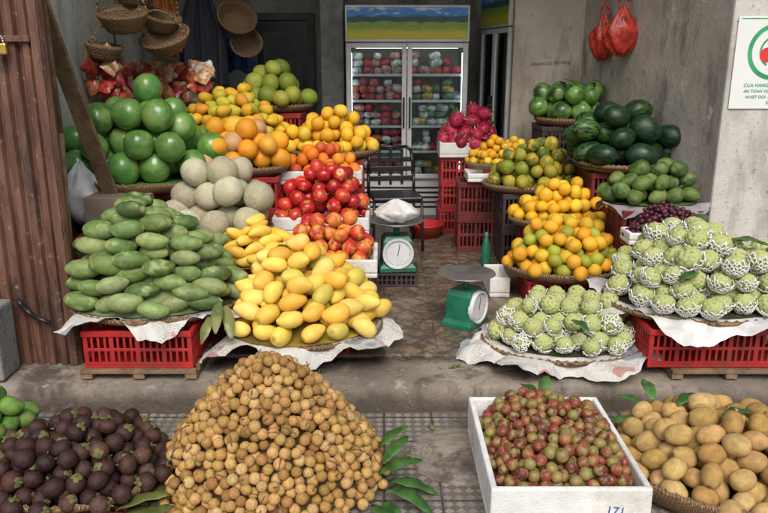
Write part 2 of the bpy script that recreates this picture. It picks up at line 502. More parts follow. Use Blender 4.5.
def mk_shut():
    m, nt, b = new_mat('rusty_shutter'); v = objc(nt)
    n1 = noise(nt, mapping(nt, v, (1, 1, .15)), 14, 5, .7)
    c = mix(nt, ramp(nt, n1, .35, .65), (.08, .032, .02), (.16, .078, .05))
    n2 = noise(nt, mapping(nt, v, (1, 1, .4)), 6, 5, .75)
    c = mix(nt, ramp(nt, n2, .5, .64, 0, .8), c, (.035, .023, .018))
    n3 = noise(nt, v, 20, 5, .7)
    c = mix(nt, ramp(nt, n3, .6, .68, 0, .6), c, (.3, .2, .15))
    nt.links.new(c, b.inputs['Base Color']); b.inputs['Roughness'].default_value = .6
    bump(nt, b, n1, .3, .01)
    return m
m_shut = mk_shut()
def mk_leaf(name, c1, c2):
    m, nt, b = new_mat(name); v = objc(nt)
    c = mix(nt, ramp(nt, noise(nt, v, 12, 4), .35, .65), c1, c2)
    nt.links.new(c, b.inputs['Base Color']); b.inputs['Roughness'].default_value = .4
    w = N(nt, 'ShaderNodeTexWave', Scale=40.0, Distortion=2.0); nt.links.new(v, w.inputs['Vector'])
    bump(nt, b, w.outputs[1], .2, .002)
    return m
m_leaf = mk_leaf('leaf', (.03, .09, .02), (.08, .18, .04))
m_leaf2 = mk_leaf('leaf_dry', (.10, .13, .035), (.2, .2, .06))
def mk_glass():
    m = bpy.data.materials.new('door_glass'); m.use_nodes = True; nt = m.node_tree; nt.nodes.clear()
    out = nt.nodes.new('ShaderNodeOutputMaterial'); t = nt.nodes.new('ShaderNodeBsdfTransparent'); t.inputs[0].default_value = (.86, .92, .92, 1)
    g = nt.nodes.new('ShaderNodeBsdfGlossy'); g.inputs['Roughness'].default_value = .04
    fr = nt.nodes.new('ShaderNodeFresnel'); fr.inputs[0].default_value = 1.5
    mx = nt.nodes.new('ShaderNodeMixShader'); nt.links.new(fr.outputs[0], mx.inputs[0])
    nt.links.new(t.outputs[0], mx.inputs[1]); nt.links.new(g.outputs[0], mx.inputs[2]); nt.links.new(mx.outputs[0], out.inputs[0])
    return m
m_glass = mk_glass()
def mk_emit(c, s):
    m, nt, b = new_mat('lamp_tube'); b.inputs['Emission Color'].default_value = (*c, 1); b.inputs['Emission Strength'].default_value = s
    return m
m_tube = mk_emit((.9, .97, 1), 3)
def mk_banner():
    m, nt, b = new_mat('landscape_banner'); v = nt.nodes.new('ShaderNodeTexCoord').outputs['Generated']
    s = nt.nodes.new('ShaderNodeSeparateXYZ'); nt.links.new(v, s.inputs[0])
    n = noise(nt, v, 6, 5, .6)
    h = mth(nt, 'ADD', s.outputs[2], mth(nt, 'MULTIPLY', mth(nt, 'SUBTRACT', n, .5), .35))
    c = mix(nt, ramp(nt, h, .15, .4), (.55, .5, .03), (.18, .36, .03))
    c = mix(nt, ramp(nt, noise(nt, v, 26, 4, .7), .55, .62, 0, .7), c, (.7, .58, .05))
    c = mix(nt, ramp(nt, h, .5, .56), c, (.01, .07, .09))
    c = mix(nt, ramp(nt, h, .68, .74), c, (.03, .24, .65))
    c = mix(nt, mth(nt, 'MULTIPLY', ramp(nt, noise(nt, v, 9, 5), .5, .65), ramp(nt, h, .72, .8)), c, (.6, .65, .7))
    nt.links.new(c, b.inputs['Base Color']); b.inputs['Roughness'].default_value = .35
    return m
m_banner = mk_banner()

# ------------------------------------------------------------ setting
mb = MB(); mb.box(-150, 150, -150, 150, -.5, -.32); mb.obj('ground', m_asph)
mb = MB(); mb.box(-30, 30, .9, 12, -.319, -.17); mb.obj('pavement', m_pave)
mb = MB(); mb.box(-30, 30, .72, .898, -.319, -.165); mb.obj('kerb', m_conc, bevel=.01)
mb = MB()
xs = np.linspace(-6, 6, 241); rng = np.random.RandomState(2)
ej = rng.uniform(-.008, .008, 241)+.012*np.sin(xs*2.1)+.006*np.sin(xs*7.3)
vs = []; fs = []
for i, x in enumerate(xs):
    e = 3.42+ej[i]; jj = rng.uniform(-.004, .004)
    vs += [(x, e-.012, -.169), (x, e-.004+jj, -.11), (x, e, -.052+ej[i]*.6), (x, e+.025, -.033+ej[i]*.4), (x, 3.56, -.026+jj*.5), (x, 3.66, -.024+jj*.4), (x, 3.762, -.018), (x, 3.762, -.169)]
for i in range(240):
    for j in range(7): fs.append((i*8+j, (i+1)*8+j, (i+1)*8+j+1, i*8+j+1))
mb.add(vs, fs); mb.obj('doorstep', m_step, smooth=True)
mb = MB(); mb.box(-2.6, 2.9, 3.765, 9, -.168, 0); mb.obj('shop_floor', m_floor, bevel=.006)
mb = MB()
mb.lathe([(.0, -.162), (.17, -.162), (.175, -.158), (.19, -.158), (.195, -.164), (.215, -.164), (.22, -.156), (.24, -.156), (.245, -.169)], 56)
for k in range(-3, 4):
    w = math.sqrt(.165**2-(k*.045)**2)
    mb.box(-w, w, k*.045-.006, k*.045+.006, -.1615, -.152)
mb.obj('manhole_cover', m_conc, loc=(.36, 2.99, 0))

bld = empty('shop_building')
def wall(name, pts, z0, z1, mat, th=.12):
    (x0, y0), (x1, y1) = pts
    d = Vector((x1-x0, y1-y0, 0)); L = d.length; a = math.atan2(d.y, d.x)
    mb = MB(); M = Matrix.Translation((x0, y0, 0)) @ Matrix.Rotation(a, 4, 'Z')
    mb.box(0, L, 0, th, z0, z1, 0, M)
    return mb.obj(name, mat, parent=bld)
CZ = 3.7
wall('right_wall', ((1.83, 7.0), (2.16, 4.87)), 0, CZ, m_plR)
mb = MB(); mb.box(2.16, 4.6, 4.75, 4.95, -.17, CZ); mb.obj('right_pillar', m_plP, bevel=.015, parent=bld)
mb = MB(); mb.box(1.19, 1.95, 7.0, 7.1, 0, CZ); mb.obj('partition_wall', mk_plaster('partition', (.44, .405, .35), (.54, .5, .43), (.3, .265, .22)), bevel=.01, parent=bld)
mb = MB(); mb.box(-2.32, -2.2, 3.9, 8.6, 0, CZ); mb.obj('left_wall', m_plL, parent=bld)
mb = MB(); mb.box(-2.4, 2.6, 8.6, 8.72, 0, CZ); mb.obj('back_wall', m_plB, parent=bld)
mb = MB(); mb.box(1.9, 2.02, 7.1, 8.6, 0, CZ); mb.obj('rear_side_wall', m_plB, parent=bld)
mb = MB(); mb.box(-2.6, 4.6, 4.4, 8.8, CZ, CZ+.15); mb.obj('ceiling', m_ceil, parent=bld)
mb = MB(); mb.box(-6, -2.62, 3.78, 4.0, -.17, CZ); mb.obj('left_front_wall', m_plP, parent=bld)
mb = MB()
mb.box(-1.50, -1.42, 8.52, 8.6, 0, 2.05, 0); mb.box(-.86, -.78, 8.52, 8.6, 0, 2.05, 0); mb.box(-1.42, -.86, 8.52, 8.6, 1.97, 2.05, 0)
mb.box(-1.42, -.86, 8.56, 8.6, 0, 1.97, 1)
mb.box(-1.36, -.92, 8.55, 8.56, 1.05, 1.85, 0); mb.box(-1.36, -.92, 8.55, 8.56, .1, .95, 0)
mb.obj('back_door', [m_door, m_black], bevel=.004)
mb = MB(); mb.box(-.66, -.42, 7.9, 8.3, 0, 2.4); mb.tube([(-.72, 8.5, 0), (-.72, 8.5, 3.2)], .03)
mb.obj('storage_cabinet', simple('grey_cab', (.27, .28, .27), .6), bevel=.01)

mb = MB(); vs = []; fs = []
x = -2.75; prof = []
while x < -1.66:
    prof += [(x, 3.70), (x+.012, 3.675), (x+.042, 3.675), (x+.054, 3.70)]; x += .066
for (a, b) in prof: vs += [(a, b, -.02), (a, b, 3.3)]
for i in range(len(prof)-1): fs.append((2*i, 2*i+2, 2*i+3, 2*i+1))
mb.add(vs, fs)
mb.box(-1.70, -1.655, 3.665, 3.76, -.02, 3.3); mb.box(-2.75, -1.70, 3.705, 3.73, -.02, 3.3)
mb.box(-2.1, -1.70, 3.652, 3.672, 1.66, 1.69)
mb.obj('folding_shutter', m_shut, bevel=.003)
mb = MB(); mb.box(-1.86, -1.80, 3.62, 3.648, 1.60, 1.655); mb.obj('padlock', m_brass, bevel=.008)
pl = bpy.data.objects['padlock']
mb = MB(); mb.tube([(-1.845+.015*(1-math.cos(t)), 3.634, 1.655+.035*math.sin(t)) for t in np.linspace(0, PI, 9)], .005)
mb.tube([(-1.83, 3.64, 1.70), (-1.9, 3.645, 1.72), (-1.97, 3.65, 1.66)], .007)
mb.obj('shackle', m_steel, smooth=True, parent=pl)
mb = MB(); mb.tube([(-1.93, 3.655, .36), (-1.90, 3.64, .32), (-1.84, 3.63, .27), (-1.76, 3.63, .235)], .012); mb.obj('shutter_handle', m_black, smooth=True)
mb = MB(); mb.box(-2.6, -1.95, 3.45, 3.64, -.02, .37); mb.obj('concrete_block', m_block, bevel=.015)
def plank(mb, p0, p1, w, t, mi=0):
    p0 = Vector(p0); p1 = Vector(p1); d = p1-p0; L = d.length; z = d.normalized()
    x = Vector((1, 0, 0)); x = (x-z*x.dot(z)).normalized(); y = z.cross(x)
    M = Matrix(((x.x, y.x, z.x, p0.x), (x.y, y.y, z.y, p0.y), (x.z, y.z, z.z, p0.z), (0, 0, 0, 1)))
    mb.box(-w/2, w/2, -t/2, t/2, 0, L, mi, M)
mb = MB(); plank(mb, (-1.76, 4.72, .62), (-1.80, 3.98, 1.95), .10, .03); mb.obj('leaning_plank', m_wood, bevel=.004)
mb = MB(); mb.tube([(-1.75, 3.9, -.0), (-1.72, 3.92, 1.2), (-1.74, 3.9, 2.8)], .02); mb.obj('wooden_pole', m_wood, smooth=True)

mb = MB(); mb.box(0, .56, -.006, 0, 0, .56); sg = mb.obj('wall_sign', simple('sign_white', (.72, .75, .73), .35, .03, 3, 0), loc=(2.19, 4.744, 1.27), bevel=.002)
mb = MB()
def ring(mb, cx, cz, r0, r1, y, n=48, mi=0, a0=0, a1=2*PI):
    vs = []
    for i in range(n+1):
        t = a0+(a1-a0)*i/n
        vs += [(cx+r0*math.cos(t), y, cz+r0*math.sin(t)), (cx+r1*math.cos(t), y, cz+r1*math.sin(t))]
    mb.add(vs, [(2*i, 2*i+1, 2*i+3, 2*i+2) for i in range(n)], mi)
ring(mb, .25, .35, .145, .172, -.0075); ring(mb, .25, .35, .085, .098, -.0075, mi=0, a0=.6, a1=4.2)
ring(mb, .20, .33, 0, .045, -.008, mi=1); ring(mb, .28, .37, 0, .05, -.0085, mi=1); ring(mb, .31, .30, 0, .035, -.009, mi=0)
mb.box(.02, .54, -.008, -.0065, .545, .55, 0)
mb.obj('logo', [m_grn, m_red], parent=sg)
for i, (t, s) in enumerate((('CUA HANG TRAI CAY SACH', .03), ('AN TOAN VE SINH THUC PHAM', .026), ('NHIET DOI - HOA QUA TUOI', .026), ('SO 22', .03))):
    text('sign_text', t, s, (.27, -.0085, .145-.036*i), (PI/2, 0, 0), m_grn, sg)
tw = text('wall_writing', 'khoan cat be tong', .05, (1.54, 6.994, 1.53), (PI/2, -.06, 0), m_ink)

# ------------------------------------------------------------ containers
def crate(name, cx, cy, w, d, z0, z1, mat=None, parent=None, yaw=0):
    mb = MB(); x0, x1, y0, y1 = -w/2, w/2, -d/2, d/2; h = z1-z0; t = .008
    mb.box(x0, x1, y0, y1, 0, .012)
    def side(horizontal, c):
        L = w if horizontal else d; lo, hi = -L/2, L/2
        def b(a0, a1, q0, q1, p=t):
            if horizontal: mb.box(a0, a1, c-p/2, c+p/2, q0, q1)
            else: mb.box(c-p/2, c+p/2, a0, a1, q0, q1)
        e = 0 if horizontal else .009
        b(lo+e, hi-e, .0125, h*.16); b(lo-.004+e*2, hi+.004-e*2, h*.86, h, .022); b(lo+e, hi-e, h*.46, h*.54)
        n = max(4, int(L/.034))
        for i in range(n+1):
            a = lo+.012+(L-.024)*i/n
            wd = .012 if i % 4 == 0 else .0065
            b(a-wd+(e if i == 0 else 0), a+wd-(e if i == n else 0), h*.16, h*.46, t*.8); b(a-wd+(e if i == 0 else 0), a+wd-(e if i == n else 0), h*.54, h*.86, t*.8)
    side(True, y0+.004); side(True, y1-.004); side(False, x0+.004); side(False, x1-.004)
    o = mb.obj(name, mat or m_crate, loc=(cx, cy, z0), bevel=.0015); o.rotation_euler[2] = yaw
    return o
def stack(cx, cy, w, d, ztop, mat=None, name='plastic_crate'):
    n = max(1, round(ztop/.26)); h = ztop/n
    for i in range(n): crate(name, cx+random.uniform(-.01, .01), cy+random.uniform(-.01, .01), w, d, i*h+.001, (i+1)*h-.001, mat, yaw=random.uniform(-.02, .02))
def foambox(name, x0, x1, y0, y1, z0, z1, t=.028, yaw=0):
    mb = MB(); w = (x1-x0)/2; d = (y1-y0)/2; h = z1-z0
    mb.box(-w, w, -d, d, 0, .03)
    vs = []
    for (a, b, z) in ((w, d, .031), (w, d, h), (w-t, d-t, h), (w-t, d-t, .031)):
        vs += [(-a, -b, z), (a, -b, z), (a, b, z), (-a, b, z)]
    fs = []
    for j in range(4):
        k = (j+1) % 4
        for i in range(4): fs.append((j*4+i, j*4+(i+1) % 4, k*4+(i+1) % 4, k*4+i))
    mb.add(vs, fs)
    o = mb.obj(name, m_foam, loc=((x0+x1)/2, (y0+y1)/2, z0), bevel=.009); o.rotation_euler[2] = yaw
    return o
def tray(name, cx, cy, z, rx, ry, depth=.05, mat=None, yaw=0):
    mb = MB()
    q = ry/rx
    prof = [(0, 0), (rx*.85, 0), (rx*.95, .012), (rx, depth), (rx+.006, depth+.008), (rx+.016, depth+.004), (rx+.014, depth-.012), (rx*.97, .0), (rx*.87, -.014), (0, -.014)]
    mb.lathe(prof, 60, sy=q)
    for k in range(60):
        a0 = 2*PI*k/60; a1 = 2*PI*(k+1.6)/60
        p = [((rx+.008)*math.cos(a)*1, (rx+.008)*math.sin(a)*q, depth+s) for a, s in ((a0, -.012), ((a0+a1)/2, .012), (a1, -.008))]
        mb.tube(p, .005, 5)
    o = mb.obj(name, mat or m_wick, smooth=True, loc=(cx, cy, z)); o.rotation_euler[2] = yaw
    return o
def sheet(name, cx, cy, z, rx, ry, ext=.08, droop=.06, seed=0, mat=None):
    rng = np.random.RandomState(seed); seg = 120; rings = 18; mb = MB(); vs = []
    ph = rng.uniform(0, 6, 8)
    ejit = rng.uniform(-.08, .08, seg)
    for j in range(rings+1):
        q = j/rings
        for i in range(seg):
            a = 2*PI*i/seg; ca, sa = math.cos(a), math.sin(a)
            k = 1/((abs(ca)**5+abs(sa)**5)**.2)
            k = 1+(k-1)*.35
            tri = abs(((a*1.1+ph[5]) % 1.0)-.5)*2
            e = ext*(.4+.35*math.sin(a*3+ph[0])+.25*math.sin(a*7+ph[1])+.7*tri+ejit[i])
            Rx = (rx*.9+max(e, .0)+.02)*q*k; Ry = (ry*.9+max(e, 0)+.02)*q*k
            over = max(0, q-.76)/.24
            x, y = Rx*ca, Ry*sa
            cr = abs(math.sin(x*17+ph[2]+y*9))+abs(math.sin(y*21-x*13+ph[3]))+abs(math.sin(x*33+y*27))*.5
            zz = .004*math.sin(a*9+ph[2])*q - droop*over**1.5*(.55+.6*math.sin(a*5+ph[3])) + over*(.022*(cr-1.2)+rng.uniform(-.003, .003))
            vs.append((x, y, zz))
    fs = []
    for j in range(rings):
        for i in range(seg):
            k = (i+1) % seg; fs.append((j*seg+i, j*seg+k, (j+1)*seg+k, (j+1)*seg+i))
    mb.add(vs, fs)
    return mb.obj(name, mat or m_news, smooth=True, loc=(cx, cy, z))
def pallet(cx, cy, w, d, z0, z1, name='wooden_pallet'):
    mb = MB(); h = z1-z0
    for i in range(4):
        y = -d/2+d*i/3.0; mb.box(-w/2, w/2, y-.04 if i else y, y+.04 if i < 3 else y, h*.6, h)
    for x in (-w/2+.03, 0, w/2-.03): mb.box(x-.03, x+.03, -d/2+.005, d/2-.005, 0, h*.6-.001)
    mb.obj(name, m_wood, loc=(cx, cy, z0), bevel=.003)

# ------------------------------------------------------------ fruit materials
F_gm = fruit_mat('green_mango', (.36, .32, .11), .8, 1.0, .5, 1.3, .3, spots=(.12, .11, .04), sscale=22, bstr=.12, c3=(.27, .35, .13), c3lo=.5, c3hi=.68)
F_ym = fruit_mat('yellow_mango', (.42, .30, .05), .93, 1.0, .48, 1.0, .12, spots=(.6, .32, .05), sscale=18, bstr=.08, sss=.1, c3=(.66, .54, .08), c3lo=.56, c3hi=.7)
F_long = fruit_mat('longan', None, rough=.75, nscale=2.5, namt=.32, spots=(.2, .11, .042), sscale=7, bstr=.4, bscale=14, spec=.2)
F_mst = fruit_mat('mangosteen', (.14, .14, .05), .5, .6, .5, 3, .4, spots=(.13, .075, .05), sscale=8, bstr=.35, spec=.3)
F_plum = fruit_mat('plum', (.1, .08, .03), .93, 1.0, .4, 1.2, .25, c3=(.23, .2, .06), bstr=.08)
F_sapo = fruit_mat('sapodilla', (.14, .08, .03), .94, 1.0, .75, 1.6, .28, spots=(.3, .18, .07), sscale=9, bstr=.5, spec=.15, speck=.55)
F_cust = fruit_mat('custard_apple', (.40, .44, .18), .12, .8, .6, 1.6, .3, bstr=.3, white=True, spec=.25, spots=(.1, .08, .04), sscale=5)
F_citr = fruit_mat('citrus', (.12, .2, .03), .985, 1.0, .42, 1, .15, bstr=.5, bscale=26)
F_citg = fruit_mat('green_citrus', (.1, .2, .03), .985, 1.0, .42, 1, .15, c3=(.5, .34, .03), bstr=.5, bscale=26)
F_app = fruit_mat('apple', (.5, .28, .06), .86, 1.0, .26, 1.4, .22, bstr=.05, coat=.35, c3=(.62, .17, .05), c3lo=.55, c3hi=.7, speck=.1)
F_nect = fruit_mat('nectarine', (.6, .33, .06), .8, 1.0, .36, 1.2, .25, c3=(.7, .30, .05), bstr=.05, speck=.15)
F_pom = fruit_mat('wrapped_pomelo', (.25, .36, .10), .8, 1.0, .38, .7, .3, bstr=1.0, bscale=2.6, coat=.6, c3=(.18, .34, .08), c3lo=.42, c3hi=.68, speck=.25)
F_wm = fruit_mat('watermelon', (.2, .22, .08), .97, 1.0, .35, 1.5, .3, stripes=(.006, .02, .008), bstr=.05)
F_cant = fruit_mat('cantaloupe', None, rough=.75, nscale=1.5, namt=.25, net=(.56, .52, .4), bstr=.5, spec=.2)
F_drag = fruit_mat('dragon_fruit', (.16, .36, .06), .4, .8, .45, 2, .25, bstr=.1)
F_grape = fruit_mat('grape', None, rough=.35, nscale=1, namt=.3, bstr=.05)
F_avo = fruit_mat('avocado', (.2, .24, .06), .9, 1.0, .4, 2, .35, bstr=.4, c3=(.12, .19, .05))

B_gm = b_oval(1.85, .12, .08, 18, 15); B_ym = b_oval(1.5, .16, .16, 18, 14); B_yl = b_oval(2.1, .35, .1, 16, 15); B_sapo = b_oval(1.22, .02, -.03, 18, 14)
B_sm = b_round(12, 9, .03, 1.0, lump=.012); B_rd = b_round(18, 12, .1, .94, lump=.012); B_or = b_round(20, 13, .05, .93, lump=.012); B_ap = b_round(20, 14, .22, .93, True, lobes=5)
B_pl = b_round(14, 10, .08, 1.02)
B_ma = b_mangosteen(); B_cu = b_custard((.86, .76, .67, .60), seed=9); B_cn = b_custard((.90, .80, .70, .61, .54, .48)); B_dr = b_dragon(); B_wm = b_oval(1.3, 0, 0, 24, 16); B_big = b_round(28, 18, .04, .97, lump=.015)
B_pear = b_oval(1.25, .05, .2)

# ---- LEFT: green mangoes
pallet(-1.27, 3.68, .6, .4, -.019, .03)
crate('plastic_crate', -1.27, 3.70, .56, .38, .032, .235)
tray('wicker_tray', -1.27, 3.86, .262, .45, .36, .03)
stack(-1.3, 4.08, .5, .24, .23)
sheet('newspaper_sheet', -1.27, 3.84, .30, .42, .35, .10, .09, 1)
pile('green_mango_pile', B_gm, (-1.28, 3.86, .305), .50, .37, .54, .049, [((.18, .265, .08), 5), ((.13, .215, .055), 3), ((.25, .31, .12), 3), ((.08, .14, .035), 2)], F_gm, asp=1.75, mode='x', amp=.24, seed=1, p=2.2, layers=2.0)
# ---- yellow mangoes
stack(-.44, 3.95, .5, .36, .1)
tray('wicker_tray', -.44, 3.87, .115, .42, .36, .03)
sheet('newspaper_sheet', -.44, 3.84, .15, .42, .36, .12, .10, 2)
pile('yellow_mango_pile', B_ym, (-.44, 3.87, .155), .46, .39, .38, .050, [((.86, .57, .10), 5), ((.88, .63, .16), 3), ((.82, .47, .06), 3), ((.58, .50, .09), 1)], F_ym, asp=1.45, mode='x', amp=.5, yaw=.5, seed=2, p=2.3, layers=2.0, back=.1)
stack(-.72, 4.33, .34, .24, .36)
tray('wicker_tray', -.72, 4.32, .375, .22, .14, .03)
pile('long_yellow_mango_pile', B_yl, (-.76, 4.30, .385), .28, .16, .22, .036, [((.88, .60, .10), 4), ((.84, .50, .06), 3)], F_ym, asp=2.0, mode='x', amp=.35, yaw=.6, seed=31, p=2.4, layers=3)
# ---- melons
stack(-1.05, 4.62, .5, .42, .46)
tray('wicker_tray', -1.05, 4.62, .475, .32, .27, .05)
pile('cantaloupe_pile', B_big, (-1.05, 4.64, .50), .35, .28, .40, .094, [((.46, .42, .27), 3), ((.54, .50, .36), 2), ((.38, .38, .2), 1)], F_cant, seed=4, p=2.8, layers=3, mode='up', amp=.4)
# ---- pomelos left
stack(-1.68, 5.1, .5, .5, .70); stack(-2.0, 5.3, .3, .4, .70)
tray('wicker_tray', -1.62, 5.06, .735, .44, .40, .05)
pile('wrapped_pomelo_pile', B_big, (-1.68, 5.12, .77), .58, .45, .54, .105, [((.09, .25, .045), 4), ((.13, .29, .06), 3), ((.06, .18, .03), 2)], F_pom, seed=5, p=2.4, layers=3)
# ---- apples & boxes
stack(-.36, 4.52, .5, .4, .28)
foambox('styrofoam_box', -.68, -.04, 4.27, 4.72, .285, .40)
pile('nectarine_pile', B_rd, (-.36, 4.49, .33), .29, .20, .26, .050, [((.66, .09, .04), 4), ((.72, .20, .05), 3), ((.5, .035, .03), 3)], F_nect, seed=6, p=3, box=True)
stack(-.42, 5.0, .5, .36, .43)
foambox('styrofoam_box', -.75, -.10, 4.76, 5.2, .435, .555)
pile('red_apple_pile', B_ap, (-.42, 4.98, .48), .30, .20, .38, .055, [((.50, .018, .022), 5), ((.62, .05, .03), 3), ((.34, .012, .015), 3)], F_app, seed=7, p=2.8, box=True, mode='up', amp=.6)
stack(-.46, 5.42, .5, .3, .69)
foambox('styrofoam_box', -.76, -.16, 5.24, 5.58, .695, .79)
pile('persimmon_pile', B_rd, (-.46, 5.41, .74), .27, .14, .18, .048, [((.76, .20, .02), 3), ((.8, .30, .03), 2), ((.6, .1, .03), 1)], F_citr, seed=8, p=3, box=True)
stack(-.42, 5.86, .5, .4, .82)
tray('wicker_tray', -.42, 5.83, .84, .36, .28, .04)
pile('orange_pile', B_or, (-.42, 5.83, .86), .37, .28, .29, .056, [((.84, .47, .03), 4), ((.82, .54, .05), 3), ((.74, .36, .02), 2)], F_citr, seed=9, p=2.6)
stack(-1.0, 5.24, .5, .4, .78)
tray('wicker_tray', -1.02, 5.24, .80, .33, .25, .04)
pile('large_orange_pile', B_or, (-1.02, 5.24, .82), .36, .27, .28, .072, [((.84, .36, .02), 4), ((.80, .45, .05), 2), ((.66, .38, .18), 2)], F_citr, seed=10, p=2.6)
stack(-1.2, 5.85, .6, .4, .94)
tray('wicker_tray', -1.2, 5.85, .96, .44, .28, .04)
pile('star_fruit_pile', B_pear, (-1.2, 5.85, .985), .46, .29, .32, .048, [((.76, .47, .03), 5), ((.54, .48, .05), 3), ((.78, .32, .03), 2)], F_citr, seed=11, asp=1.25, p=2.4, mode='x', amp=.5)
stack(-.95, 6.42, .5, .4, 1.13)
tray('wicker_tray', -.95, 6.4, 1.15, .32, .25, .04)
pile('green_pomelo_pile', B_or, (-.95, 6.4, 1.17), .33, .26, .3, .08, [((.38, .41, .06), 3), ((.24, .33, .04), 3)], F_citr, seed=12, p=2.6)

# ---- RIGHT
tray('wicker_tray', 1.0, 3.84, .035, .44, .34, .03)
mbx = MB(); mbx.box(.68, 1.32, 3.62, 4.08, .001, .019); mbx.obj('wooden_board', m_wood, bevel=.002)
sheet('newspaper_sheet', 1.0, 3.83, .07, .45, .36, .12, .08, 3)
pile('custard_apple_pile', B_cu, (1.0, 3.84, .075), .41, .31, .24, .053, [((.17, .22, .06), 4), ((.25, .29, .09), 3), ((.11, .14, .035), 2), ((.27, .26, .12), 1)], F_cust, seed=13, p=2.3, mode='up', amp=.6, svar=.16, jit=.22)
pallet(1.80, 3.68, .62, .4, -.019, .03)
crate('plastic_crate', 1.74, 3.74, .74, .44, .032, .24)
stack(1.8, 4.15, .5, .3, .24)
tray('wicker_tray', 1.74, 3.88, .262, .5, .40, .03)
sheet('newspaper_sheet', 1.74, 3.87, .30, .50, .41, .10, .1, 4, m_wbag)
pile('custard_apple_pile', B_cn, (1.76, 3.90, .305), .52, .42, .36, .060, [((.17, .22, .06), 4), ((.25, .29, .09), 3), ((.31, .32, .12), 2), ((.12, .15, .04), 1)], F_cust, seed=14, p=2.4, mode='up', amp=.34, svar=.15, jit=.22)
stack(1.22, 4.8, .56, .42, .17)
tray('wicker_tray', 1.22, 4.78, .19, .40, .33, .05)
pile('tangerine_pile', B_or, (1.22, 4.78, .21), .40, .33, .31, .048, [((.78, .37, .02), 5), ((.68, .45, .03), 3), ((.36, .38, .04), 4), ((.82, .46, .03), 2)], F_citr, seed=15, p=2.4)
stack(1.3, 5.28, .56, .36, .40, m_dred)
tray('wicker_tray', 1.3, 5.27, .41, .37, .24, .04)
pile('yellow_orange_pile', B_or, (1.3, 5.27, .43), .37, .25, .25, .048, [((.82, .45, .02), 5), ((.84, .52, .04), 3), ((.7, .34, .02), 2)], F_citr, seed=16, p=2.4)
stack(1.2, 5.75, .56, .4, .57, m_crate2)
tray('wicker_tray', 1.2, 5.74, .585, .41, .27, .04)
pile('green_orange_pile', B_or, (1.2, 5.74, .605), .41, .28, .30, .057, [((.16, .22, .025), 5), ((.27, .28, .03), 3), ((.09, .14, .02), 3)], F_citg, seed=17, p=2.3)
foambox('styrofoam_box', .68, .92, 5.9, 6.2, .60, .67); stack(.82, 6.1, .4, .3, .59, m_dred)
stack(1.05, 6.22, .4, .3, .68, m_dred)
tray('wicker_tray', 1.02, 6.2, .69, .32, .18, .03)
pile('kumquat_pile', B_or, (1.02, 6.2, .705), .32, .18, .2, .036, [((.8, .39, .02), 5), ((.74, .52, .05), 3)], F_citr, seed=18, p=2.4)
stack(.77, 6.85, .5, .4, .70)
foambox('styrofoam_box', .50, 1.06, 6.6, 7.0, .705, .84)
dp, dX = pile('dragon_fruit_pile', B_dr, (.78, 6.80, .76), .27, .18, .32, .06, [((.45, .02, .075), 4), ((.54, .04, .10), 2), ((.3, .01, .04), 2)], F_drag, seed=19, asp=1.2, p=2.8, mode='any', box=True)
stack(1.74, 5.42, .5, .5, .79, m_dred)
tray('wicker_tray', 1.74, 5.38, .81, .33, .33, .04)
pile('watermelon_pile', B_wm, (1.72, 5.38, .83), .40, .36, .40, .088, [((.03, .085, .022), 4), ((.014, .045, .016), 4), ((.07, .15, .035), 2)], F_wm, seed=20, asp=1.3, p=2.4, mode='x', amp=.5, layers=3)
stack(1.58, 6.4, .5, .46, 1.02, m_crate2)
tray('wicker_tray', 1.58, 6.38, 1.04, .27, .26, .04)
pile('green_melon_pile', B_big, (1.58, 6.38, 1.06), .31, .28, .30, .085, [((.08, .2, .03), 3), ((.14, .25, .05), 2), ((.03, .08, .02), 2)], F_pom, seed=21, p=2.4, layers=3)
stack(1.78, 4.74, .5, .34, .64, m_dred)
sheet('cloth_cover', 1.78, 4.74, .665, .34, .18, .05, .06, 6, simple('grey_cloth', (.25, .22, .24), .9, .2, 9, .3))
pile('avocado_pile', B_pear, (1.76, 4.75, .67), .33, .19, .23, .053, [((.05, .10, .02), 4), ((.10, .17, .03), 3), ((.2, .25, .06), 1)], F_avo, seed=22, asp=1.25, p=2.4, mode='x', amp=.5)
stack(1.78, 4.46, .5, .2, .47, m_dred)
foambox('styrofoam_box', 1.5, 2.06, 4.34, 4.53, .475, .55)
pile('grape_bunch', B_sm, (1.76, 4.435, .50), .26, .085, .2, .017, [((.09, .015, .03), 4), ((.05, .01, .025), 3), ((.16, .03, .04), 1)], F_grape, seed=23, p=2.4, box=True)
foambox('styrofoam_box', .72, .86, 4.75, 5.1, .0, .14)

# ---- FRONT
tray('wicker_basket', -1.27, 2.72, -.09, .36, .31, .04)
crate('plastic_crate', -1.27, 2.72, .5, .36, -.169, -.106, m_dred)
pile('mangosteen_pile', B_ma, (-1.28, 2.72, -.08), .42, .36, .18, .040, [((.042, .018, .016), 5), ((.065, .028, .022), 3), ((.10, .052, .036), 2)], F_mst, seed=24, p=2.4, mode='up', amp=1.1, jit=.25)
tray('wicker_basket', -1.86, 2.93, -.10, .24, .22, .06)
mbx = MB(); mbx.box(-2.0, -1.72, 2.80, 3.06, -.169, -.117); mbx.obj('wooden_board', m_wood)
pile('lime_pile', B_pear, (-1.82, 2.93, -.085), .28, .24, .29, .045, [((.09, .23, .02), 4), ((.16, .30, .04), 2)], F_avo, seed=25, asp=1.25, p=2.2, mode='x', amp=.6)
tray('wicker_basket', -.48, 2.84, -.15, .42, .41, .04)
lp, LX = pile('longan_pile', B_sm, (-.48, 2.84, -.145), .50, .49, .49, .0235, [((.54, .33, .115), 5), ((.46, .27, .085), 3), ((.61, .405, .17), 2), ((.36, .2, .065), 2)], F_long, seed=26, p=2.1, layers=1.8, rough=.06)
mb = MB(); rng = np.random.RandomState(4)
